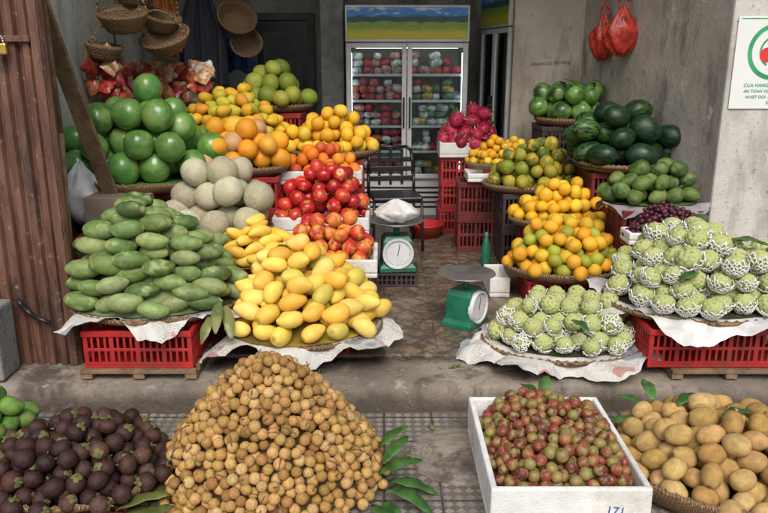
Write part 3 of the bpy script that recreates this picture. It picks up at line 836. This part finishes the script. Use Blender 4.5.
for k in range(190):
    i = rng.randint(len(LX)); p = Vector(LX[i])
    nrm = Vector((p.x*1.6, p.y*1.6, .35)).normalized(); side = Vector(rng.normal(size=3)).normalized()
    q = p+nrm*.018; e = q+(side*.9+nrm*.12).normalized()*rng.uniform(.02, .045)
    mb.tube([q-side*.025, q+nrm*.007, e], .0026, 5)
mb.obj('twigs', m_twig, smooth=True, parent=lp)
fb = foambox('styrofoam_box', .405, 1.02, 2.43, 3.21, -.166, .02, .026, yaw=0)
pile('plum_pile', B_pl, (.7125, 2.82, -.08), .287, .37, .17, .0255, [((.25, .05, .035), 5), ((.15, .03, .025), 3), ((.26, .2, .06), 3), ((.33, .09, .05), 2)], F_plum, seed=27, p=7, box=True, layers=2.0, rough=.05)
text('pen_mark', '171', .05, (.17, -.3915, .09), (PI/2, .12, .0), m_inkb, fb)
tray('wicker_basket', 1.46, 2.82, -.14, .46, .43, .08)
pile('sapodilla_pile', B_sapo, (1.46, 2.82, -.12), .47, .44, .25, .047, [((.55, .36, .14), 5), ((.62, .42, .18), 3), ((.44, .27, .09), 3)], F_sapo, seed=28, asp=1.22, p=2.4, mode='x', amp=.7)

# ---- leaves
def leaf(mb, p, yaw, pitch, L, W, curl=.3, roll=0):
    M = Matrix.Translation(p) @ Matrix.Rotation(yaw, 4, 'Z') @ Matrix.Rotation(-pitch, 4, 'Y') @ Matrix.Rotation(roll, 4, 'X')
    vs = []; n = 8
    for i in range(n+1):
        t = i/n; w = W*math.sin(PI*min(.98, t*.93+.03))**.8; z = -curl*L*t*t
        for s_ in (-1, 0, 1): vs.append(M @ Vector((L*t, s_*w, z+abs(s_)*w*.35+.004*math.sin(t*14+s_))))
    fs = []
    for i in range(n):
        for k in range(2): fs.append((i*3+k, i*3+k+1, i*3+k+4, i*3+k+3))
    mb.add(vs, fs)
def leaves(name, lst, mat=None):
    mb = MB()
    for l in lst: leaf(mb, *l)
    mb.obj(name, mat or m_leaf, smooth=True, solid=.001)
leaves('longan_leaves', [((.02, 2.62, -.1), -.6, .1, .20, .035), ((-.02, 2.66, -.06), .2, .5, .18, .035), ((.0, 2.72, -.05), .9, .6, .17, .03),
    ((.0, 2.56, -.12), -1.2, .1, .17, .035), ((-.05, 2.5, -.1), -.9, .2, .2, .03), ((-.02, 2.8, -.02), .5, .7, .15, .028), ((.02, 2.7, -.12), -.1, .05, .2, .035)])
leaves('longan_leaves', [((-.86, 2.58, -.1), 2.9, .1, .2, .035), ((-.84, 2.54, -.08), 3.5, .2, .2, .032), ((-.82, 2.5, -.1), 4.0, .2, .18, .03), ((-.88, 2.64, -.08), 2.4, .3, .16, .028), ((-.86, 2.48, -.12), 3.0, .1, .2, .03)], m_leaf2)
leaves('plum_leaves', [((.74, 3.12, .06), 1.2, .7, .13, .03), ((.72, 3.12, .06), 2.1, .4, .12, .028)])
leaves('sapodilla_leaves', [((1.22, 3.08, .02), 2.6, .5, .14, .03), ((1.25, 3.1, .05), 1.6, .6, .14, .03), ((1.15, 3.02, .0), 3.3, .2, .13, .025), ((1.3, 2.95, .10), .6, .4, .14, .03), ((1.42, 2.78, .14), .2, .3, .13, .03)])
leaves('mango_leaves', [((-.86, 3.62, .36), -1.5, -.3, .2, .03), ((-.83, 3.62, .34), -1.2, -.5, .2, .03), ((-.88, 3.6, .30), -1.9, -.4, .18, .03), ((-.62, 3.9, .55), .3, .5, .12, .03)], m_leaf2)
leaves('custard_apple_leaves', [((1.4, 3.75, .2), .2, .3, .15, .035), ((1.42, 3.7, .16), -.5, .2, .14, .03), ((1.75, 4.0, .66), 1.0, .5, .2, .045), ((1.85, 3.8, .64), -.3, .2, .2, .045), ((2.0, 3.7, .6), .3, .3, .2, .045), ((1.55, 4.0, .64), 2.4, .4, .14, .03), ((.98, 3.6, .26), -1.0, .1, .12, .03), ((1.62, 3.6, .52), 3.6, .1, .14, .03)])
lst = []; rng = np.random.RandomState(8)
for k in range(34):
    i = rng.randint(len(dX)); p = dX[i]; lst.append(((.78+p[0], 6.8+p[1], .8+p[2]), rng.uniform(0, 6.3), rng.uniform(.5, 1.3), rng.uniform(.08, .14), .014))
leaves('dragon_fruit_stalks', lst)
lst = []
for k in range(5): lst.append(((1.5+.06*k, 6.2, 1.34), rng.uniform(0, 6.3), rng.uniform(.3, 1.2), .15, .02))
leaves('melon_leaves', lst)

# ------------------------------------------------------------ refrigerators
def fridge(name, loc, yaw, w, h, d, banner=True):
    e = empty(name, loc); e.rotation_euler[2] = yaw
    hb = h-.34 if banner else h
    mb = MB(); t = .04
    mb.box(-w/2, -w/2+t, 0, d, .0, hb); mb.box(w/2-t, w/2, 0, d, .0, hb); mb.box(-w/2+t, w/2-t, d-t, d, 0, hb)
    mb.box(-w/2+t, w/2-t, 0, d-t, 0, .38); mb.box(-w/2+t, w/2-t, 0, d-t, hb-t, hb)
    for k in range(5): mb.box(-w/2+.1, w/2-.1, -.006, -.001, .08+k*.05, .1+k*.05, 1)
    mb.obj('cabinet', [m_white, m_black], bevel=.006, parent=e)
    mb = MB()
    for (a, b) in ((-w/2+.01, -.004), (.004, w/2-.01)):
        z0, z1, fr = .39, hb-.01, .045
        mb.box(a, a+fr, -.045, -.007, z0, z1); mb.box(b-fr, b, -.045, -.007, z0, z1)
        mb.box(a+fr, b-fr, -.045, -.007, z0, z0+fr); mb.box(a+fr, b-fr, -.045, -.007, z1-fr, z1)
    for s in (-1, 1): mb.box(s*.03-.008, s*.03+.008, -.075, -.046, .9, 1.2, 1)
    mb.obj('door_frames', [m_white, m_black], bevel=.004, parent=e)
    mb = MB()
    for (a, b) in ((-w/2+.057, -.051), (.051, w/2-.057)): mb.box(a, b, -.03, -.024, .436, hb-.056)
    mb.obj('door_glass', m_glass, parent=e)
    mb = MB(); zs = [.40+i*(hb-.46)/5 for i in range(5)]
    for z in zs[1:]:
        mb.box(-w/2+t, w/2-t, .05, d-t-.01, z-.008, z)
        mb.box(-w/2+t, w/2-t, .035, .048, z-.012, z+.012)
    mb.obj('shelves', m_white, parent=e)
    cols = [(.42, .04, .05), (.52, .12, .08), (.32, .03, .05), (.6, .6, .58), (.5, .25, .24), (.5, .35, .1), (.35, .14, .17), (.45, .5, .5), (.12, .18, .1)]
    pm = [simple('pack', c, .35, .55, 30, .4, 30) for c in cols]
    mb = MB(); rg = random.Random(7)
    sp = (hb-.46)/5
    for zi, z in enumerate(zs):
        x = -w/2+t+.015
        while x < w/2-t-.08:
            pw = rg.uniform(.07, .12)
            pool = ([0, 0, 1, 2, 3, 4, 6] if x < 0 else [3, 7, 0, 3, 4, 5, 8]) if zi < 4 else [0, 1, 4, 3]
            nl = rg.choice([2, 3, 3]) if (x < 0 or rg.random() < .75) else 1
            for lev in range(nl):
                mi = rg.choice(pool)
                for dp in (0, .15):
                    hh = sp/3.0*rg.uniform(.8, 1.1)
                    z0 = z+.002+lev*sp/3.6
                    cx = x+pw/2+rg.uniform(-.015, .015); cy = .14+dp+rg.uniform(-.03, .02)
                    M = Matrix.Translation((cx, cy, z0+hh/2)) @ Matrix.Rotation(rg.uniform(-.4, .4), 4, 'Y') @ Matrix.Diagonal((pw/1.8, .06, hh/2, 1))
                    V, F = sph(8, 6)
                    vs = [M @ Vector((math.copysign(abs(a)**.5, a), math.copysign(abs(b)**.6, b), c)) for a, b, c in V]
                    mb.add(vs, F, mi)
            x += pw+.002
    mb.obj('packaged_goods', pm, smooth=True, parent=e)
    mb = MB()
    for s in (-1, 1): mb.box(s*(w/2-.055)-.006, s*(w/2-.055)+.006, .02, .03, .45, hb-.1)
    mb.box(-w/2+.1, w/2-.1, .02, .04, hb-.058, hb-.048)
    mb.obj('lamp_tubes', m_tube, parent=e)
    if banner:
        mb = MB(); mb.box(-w/2, w/2, -.05, d, hb+.002, h); mb.obj('top_box', m_white, bevel=.006, parent=e)
        mb = MB(); mb.box(-w/2+.02, w/2-.02, -.056, -.0505, hb+.03, h-.02); mb.obj('banner', m_banner, parent=e)
    return e
fridge('display_refrigerator', (.225, 7.42, 0), 0, 1.2, 2.06, .6)
fridge('display_refrigerator', (1.14, 7.62, 0), -PI/2+.14, 1.0, 2.2, .6)

# ------------------------------------------------------------ chair
def chair(loc, yaw):
    e = empty('black_chair', loc); e.rotation_euler[2] = yaw
    mb = MB(); w = .2
    for s in (-1, 1):
        mb.tube([(s*(w+.01), -.2, 0), (s*w, -.18, .43)], .013)
        mb.tube([(s*(w+.01), .22, 0), (s*w, .17, .43), (s*w, .2, .62), (s*(w-.02), .23, .80), (s*(w-.06), .235, .83)], .014)
        mb.tube([(s*(w+.005), -.19, .2), (s*(w+.005), .2, .2)], .008)
    mb.tube([(-(w-.06), .235, .83), (w-.06, .235, .83)], .014)
    mb.tube([(-w, -.18, .43), (w, -.18, .43)], .012); mb.tube([(-w, .17, .43), (w, .17, .43)], .012)
    mb.obj('frame', m_black, smooth=True, parent=e)
    mb = MB(); mb.box(-w-.01, w+.01, -.2, .18, .43, .465); mb.obj('seat', m_black, bevel=.012, parent=e)
    mb = MB()
    for i, zz in enumerate((.56, .64, .72)): mb.box(-w+.01, w-.01, .19+i*.012, .205+i*.012, zz-.02, zz+.025)
    for xx in (-.1, 0, .1): mb.box(xx-.012, xx+.012, .209, .219, .5, .82)
    mb.obj('backrest', m_black, bevel=.004, parent=e)
chair((.09, 6.15, 0), .15)

# ------------------------------------------------------------ scales
def scale(name, loc, yaw, s=1., body=None):
    e = empty(name, loc); e.rotation_euler[2] = yaw; e.scale = (s, s, s)
    mb = MB()
    vs = []
    for (w, d, z) in ((.12, .10, .0), (.12, .10, .03), (.10, .085, .05), (.095, .08, .20), (.075, .065, .235)):
        vs += [(-w, -d, z), (w, -d, z), (w, d, z), (-w, d, z)]
    fs = [(3, 2, 1, 0), (16, 17, 18, 19)]
    for j in range(4):
        for i in range(4): fs.append((j*4+i, j*4+(i+1) % 4, (j+1)*4+(i+1) % 4, (j+1)*4+i))
    mb.add(vs, fs); mb.cyl((0, 0, .236), (0, 0, .285), .02, .02, 12)
    mb.box(-.09, .09, -.012, .012, .285, .297); mb.box(-.012, .012, -.09, .09, .2975, .306)
    mb.obj('body', body or m_green, bevel=.008, parent=e)
    mb = MB(); R = Matrix.Translation((0, -.083, .125)) @ Matrix.Rotation(PI/2, 4, 'X')
    mb.lathe([(.0, .012), (.088, .012), (.09, .022), (.1, .022), (.102, .0), (.1, -.01)], 40, R, 0)
    mb.obj('dial', m_white, smooth=False, parent=e)
    mb = MB()
    for k in range(40):
        a = 2*PI*k/40; l = .012 if k % 5 == 0 else .006
        M = Matrix.Translation((0, -.0965, .125)) @ Matrix.Rotation(a, 4, 'Y')
        mb.box(.082-l, .082, -.0005, .0005, -.001, .001, 0, M)
    M = Matrix.Translation((0, -.098, .125)) @ Matrix.Rotation(-1.4, 4, 'Y'); mb.box(-.015, .065, -.0006, .0006, -.002, .002, 0, M)
    mb.obj('dial_marks', m_dark, parent=e)
    mb = MB(); mb.lathe([(0, .307), (.13, .307), (.165, .328), (.175, .330), (.176, .326), (.165, .322), (.13, .3065)], 48)
    mb.obj('pan', m_steel, smooth=True, parent=e)
    return e
scale('weighing_scale', (.50, 4.25, 0), .95, 1.0)
scale('weighing_scale', (.09, 5.12, 0.10), .1, 1.1)
crate('plastic_crate', .09, 5.14, .3, .3, .001, .098, m_crate2)
def bagblob(name, loc, sx, sy, sz, mat, seed, handles=False):
    rng = np.random.RandomState(seed); V, F = sph(40, 26); mb = MB(); ph = rng.uniform(0, 6, 8)
    vs = []
    for x, y, z in V:
        a = math.atan2(y, x)
        k = 1+.10*math.sin(a*5+ph[0]+z*3)+.08*abs(math.sin(a*6+ph[1]-z*5))+.07*abs(math.sin(x*6+y*4+z*7+ph[2]))+rng.uniform(-.012, .012)
        if z > 0: k *= (1-z*.55)
        if handles and z > .2: k *= 1-.5*(z-.2)
        vs.append((x*k*sx, y*k*sy, (z+.06*math.sin(a*7)+.05*math.sin(a*3+z*4))*sz))
    mb.add(vs, F)
    if handles:
        for s in (-1, 1): mb.tube([(s*sx*.2, 0, sz*.75), (s*sx*.3, 0, sz*1.25), (0, 0, sz*1.55)], .009)
    return mb.obj(name, mat, smooth=True, loc=loc)
bagblob('plastic_bag', (.09, 5.12, .53), .14, .12, .08, m_wbag, 3)
bagblob('plastic_bag', (-1.98, 4.75, .72), .12, .12, .2, m_wbag, 4)
bagblob('plastic_bag', (.78, 6.38, .12), .12, .1, .12, m_wbag, 5)
bagblob('red_hanging_bag', (1.83, 6.38, 1.74), .10, .06, .18, m_bag, 6, True)
bagblob('red_hanging_bag', (1.87, 6.02, 1.78), .13, .06, .18, m_bag, 7, True)
mb = MB(); mb.lathe([(0, .01), (.11, .01), (.16, .12), (.175, .125), (.17, .115), (.12, .0), (0, .0)], 36); mb.obj('red_basin', m_crate, smooth=True, loc=(.38, 6.5, .001))
mb = MB(); mb.lathe([(0, 0), (.035, 0), (.037, .02), (.037, .16), (.02, .21), (.014, .23), (.014, .27), (0, .27)], 20); mb.obj('green_bottle', m_green, smooth=True, loc=(.80, 5.55, .0))
mb = MB(); mb.box(-1.88, -1.50, 4.5, 4.72, .50, .74); mb.obj('cardboard_box', m_cardb, bevel=.006)
stack(-1.7, 4.62, .5, .3, .49)

# ------------------------------------------------------------ hanging baskets, packets, clothes
def basket(loc, rx, h, tilt, yaw, mat=None, handle=True):
    mb = MB()
    mb.lathe([(0, .0), (rx*.7, .0), (rx*.85, h*.4), (rx, h), (rx+.012, h+.004), (rx+.01, h-.012), (rx*.87, h*.35), (rx*.72, -.008), (0, -.008)], 36)
    for k in range(36):
        a0 = 2*PI*k/36; a1 = 2*PI*(k+1.5)/36
        mb.tube([(rx*1.01*math.cos(a), rx*1.01*math.sin(a), h+s) for a, s in ((a0, -.01), ((a0+a1)/2, .01), (a1, -.008))], .005, 5)
    for zf, rf in ((.15, .78), (.3, .83), (.45, .88), (.6, .92), (.75, .95)):
        mb.tube([(rx*rf*math.cos(t), rx*rf*math.sin(t), h*zf) for t in np.linspace(0, 2*PI, 30)], .005, 5)
    for k in range(24):
        a = 2*PI*k/24; mb.tube([(rx*r_*math.cos(a), rx*r_*math.sin(a), h*z_) for r_, z_ in ((.72, 0), (.88, .4), (1.01, 1))], .004, 4)
    if handle: mb.tube([(rx*math.cos(t), 0, h+rx*1.1*math.sin(t)) for t in np.linspace(0, PI, 14)], .008, 6)
    o = mb.obj('wicker_basket', mat or m_wick, smooth=True, loc=loc); o.rotation_euler = (tilt, 0, yaw)
basket((-1.86, 5.5, 1.78), .17, .12, .3, .1); basket((-1.84, 5.7, 1.97), .15, .1, .2, .5)
basket((-1.62, 5.72, 1.66), .18, .09, .5, -.3); basket((-1.72, 5.85, 1.80), .15, .1, .4, .9)
basket((-2.02, 5.45, 1.58), .12, .09, .2, 1.2)
basket((-1.3, 6.7, 1.85), .16, .13, 1.0, .4, handle=False); basket((-1.22, 6.75, 1.66), .13, .1, 1.1, .2, handle=False)
mb = MB(); mb.tube([(-2.19, 5.6, 2.25), (-1.3, 5.9, 2.22), (-.9, 6.9, 2.25)], .01)
for p in ((-1.86, 5.5), (-1.62, 5.72), (-1.72, 5.85), (-1.84, 5.7)): mb.tube([(p[0], p[1], 2.0), (p[0], p[1]+.04, 2.24)], .003, 5)
mb.obj('hanging_rail', m_wood, smooth=True)
def packets(name, loc, n, sx, sy, sz, cols, seed):
    rg = random.Random(seed); mb = MB(); pm = [simple('packet', c, .3, .5, 34, .4, 24) for c in cols]
    for k in range(n):
        M = Matrix.Translation((rg.uniform(-sx, sx), rg.uniform(-sy, sy), rg.uniform(0, sz))) @ Matrix.Rotation(rg.uniform(-.7, .7), 4, 'Y') @ Matrix.Rotation(rg.uniform(-.9, .3), 4, 'X') @ Matrix.Rotation(rg.uniform(-.6, .6), 4, 'Z')
        vs = []; nn = 7; w, h = rg.uniform(.04, .06), rg.uniform(.05, .08)
        for sd in (1, -1):
            for j in range(nn):
                for i in range(nn):
                    u, v = i/(nn-1)*2-1, j/(nn-1)*2-1
                    vs.append(M @ Vector((u*w, sd*.022*(1-u**4)*(1-v**4)+.004*math.sin(i*2+j*3+k), v*h)))
        fs = []
        for sd in range(2):
            for j in range(nn-1):
                for i in range(nn-1):
                    o = sd*nn*nn; fs.append((o+j*nn+i, o+j*nn+i+1, o+(j+1)*nn+i+1, o+(j+1)*nn+i))
        mb.add(vs, fs, rg.randrange(len(cols)))
    return mb.obj(name, pm, smooth=True, loc=loc)
rc = [(.42, .04, .03), (.4, .09, .04), (.25, .02, .02), (.5, .3, .14), (.3, .12, .06), (.5, .42, .36)]
mb = MB(); mb.box(-2.18, -1.35, 5.78, 6.2, 1.18, 1.2); mb.box(-2.18, -2.14, 5.8, 5.84, 0, 1.18); mb.box(-1.4, -1.36, 6.1, 6.14, 0, 1.18); mb.box(-2.18, -2.14, 6.14, 6.18, 0, 1.18); mb.obj('wooden_shelf', m_wood)
packets('snack_packets', (-1.72, 6.0, 1.26), 80, .33, .16, .24, rc, 1)
packets('snack_packets', (-2.05, 5.55, 1.30), 30, .09, .12, .32, rc, 2)
mb = MB(); mb.box(-2.18, -1.95, 5.4, 5.76, 1.22, 1.24); mb.obj('wall_shelf', m_wood)
def cloth(name, loc, w, h, mat, seed, yaw=0):
    rng = np.random.RandomState(seed); ph = rng.uniform(0, 6, 4); mb = MB(); nx, nz = 30, 24; vs = []
    for j in range(nz+1):
        t = j/nz
        for i in range(nx+1):
            u = i/nx*2-1; ww = w/2*(.45+.55*min(1, t*2.5))
            vs.append((u*ww, .03*math.sin(u*9+ph[0]+t*2)*(.4+t)+.02*math.sin(u*17+ph[1]), -h*t-.05*abs(u)*(1-t)+.02*math.sin(u*5+ph[2])*t))
    mb.add(vs, [(j*(nx+1)+i, j*(nx+1)+i+1, (j+1)*(nx+1)+i+1, (j+1)*(nx+1)+i) for j in range(nz) for i in range(nx)])
    o = mb.obj(name, mat, smooth=True, loc=loc, solid=.006); o.rotation_euler[2] = yaw
cloth('hanging_jacket', (-1.60, 6.7, 2.15), .42, .8, m_dcloth, 1)
cloth('hanging_cloth', (-1.88, 6.6, 2.2), .25, .6, simple('orange_cloth', (.4, .12, .03), .9), 2)
cloth('hanging_cloth', (-1.38, 7.1, 2.2), .3, .75, simple('blue_cloth', (.03, .08, .2), .9), 3)
leaves('fallen_leaves', [((.35, 3.62, -.015), .4, 0, .07, .012, 0), ((.22, 4.2, .008), 2.4, 0, .06, .01, 0), ((.3, 5.2, .008), 1.1, 0, .07, .012, 0), ((.25, 3.2, -.16), 2.0, .05, .07, .014, 0), ((.12, 3.0, -.16), 4.4, .05, .05, .012, 0)], m_leaf2)
mb = MB(); rng = np.random.RandomState(12)
for k in range(80):
    x = rng.uniform(-1.9, 1.9); y = rng.uniform(3.45, 3.74) if k % 2 else rng.uniform(2.9, 3.38); z = -.014 if k % 2 else -.164
    a = rng.uniform(0, PI); l = rng.uniform(.01, .035)
    mb.tube([(x, y, z), (x+l*math.cos(a), y+l*math.sin(a), z+.004)], .002, 4)
mb.obj('floor_litter', m_leaf2)

# ------------------------------------------------------------ light
w = bpy.data.worlds.new('World'); sc.world = w; w.use_nodes = True; nt = w.node_tree
bg = nt.nodes['Background']; sky = nt.nodes.new('ShaderNodeTexSky'); sky.sky_type = 'NISHITA'; sky.sun_disc = False
sky.sun_elevation = math.radians(47); sky.sun_rotation = math.radians(192); sky.air_density = 1.0; sky.dust_density = 3.5; sky.ozone_density = .8
nt.links.new(sky.outputs[0], bg.inputs[0]); bg.inputs[1].default_value = .15
sl = bpy.data.lights.new('sun', 'SUN'); sl.energy = 2.5; sl.angle = math.radians(32); sl.color = (1, .945, .87)
so = bpy.data.objects.new('sun', sl); sc.collection.objects.link(so); so.rotation_euler = (math.radians(43), 0, math.radians(12)); so.location = (0, -3, 6)

cd = bpy.data.cameras.new('camera'); cd.sensor_width = 36; cd.lens = 34.3; cd.clip_end = 500; cd.clip_start = .05
co = bpy.data.objects.new('camera', cd); sc.collection.objects.link(co); co.location = (0, 0, 1.6); co.rotation_euler = (math.radians(90-15.4), 0, 0)
sc.camera = co
sc.view_settings.view_transform = 'Standard'; sc.view_settings.look = 'None'; sc.view_settings.exposure = 0
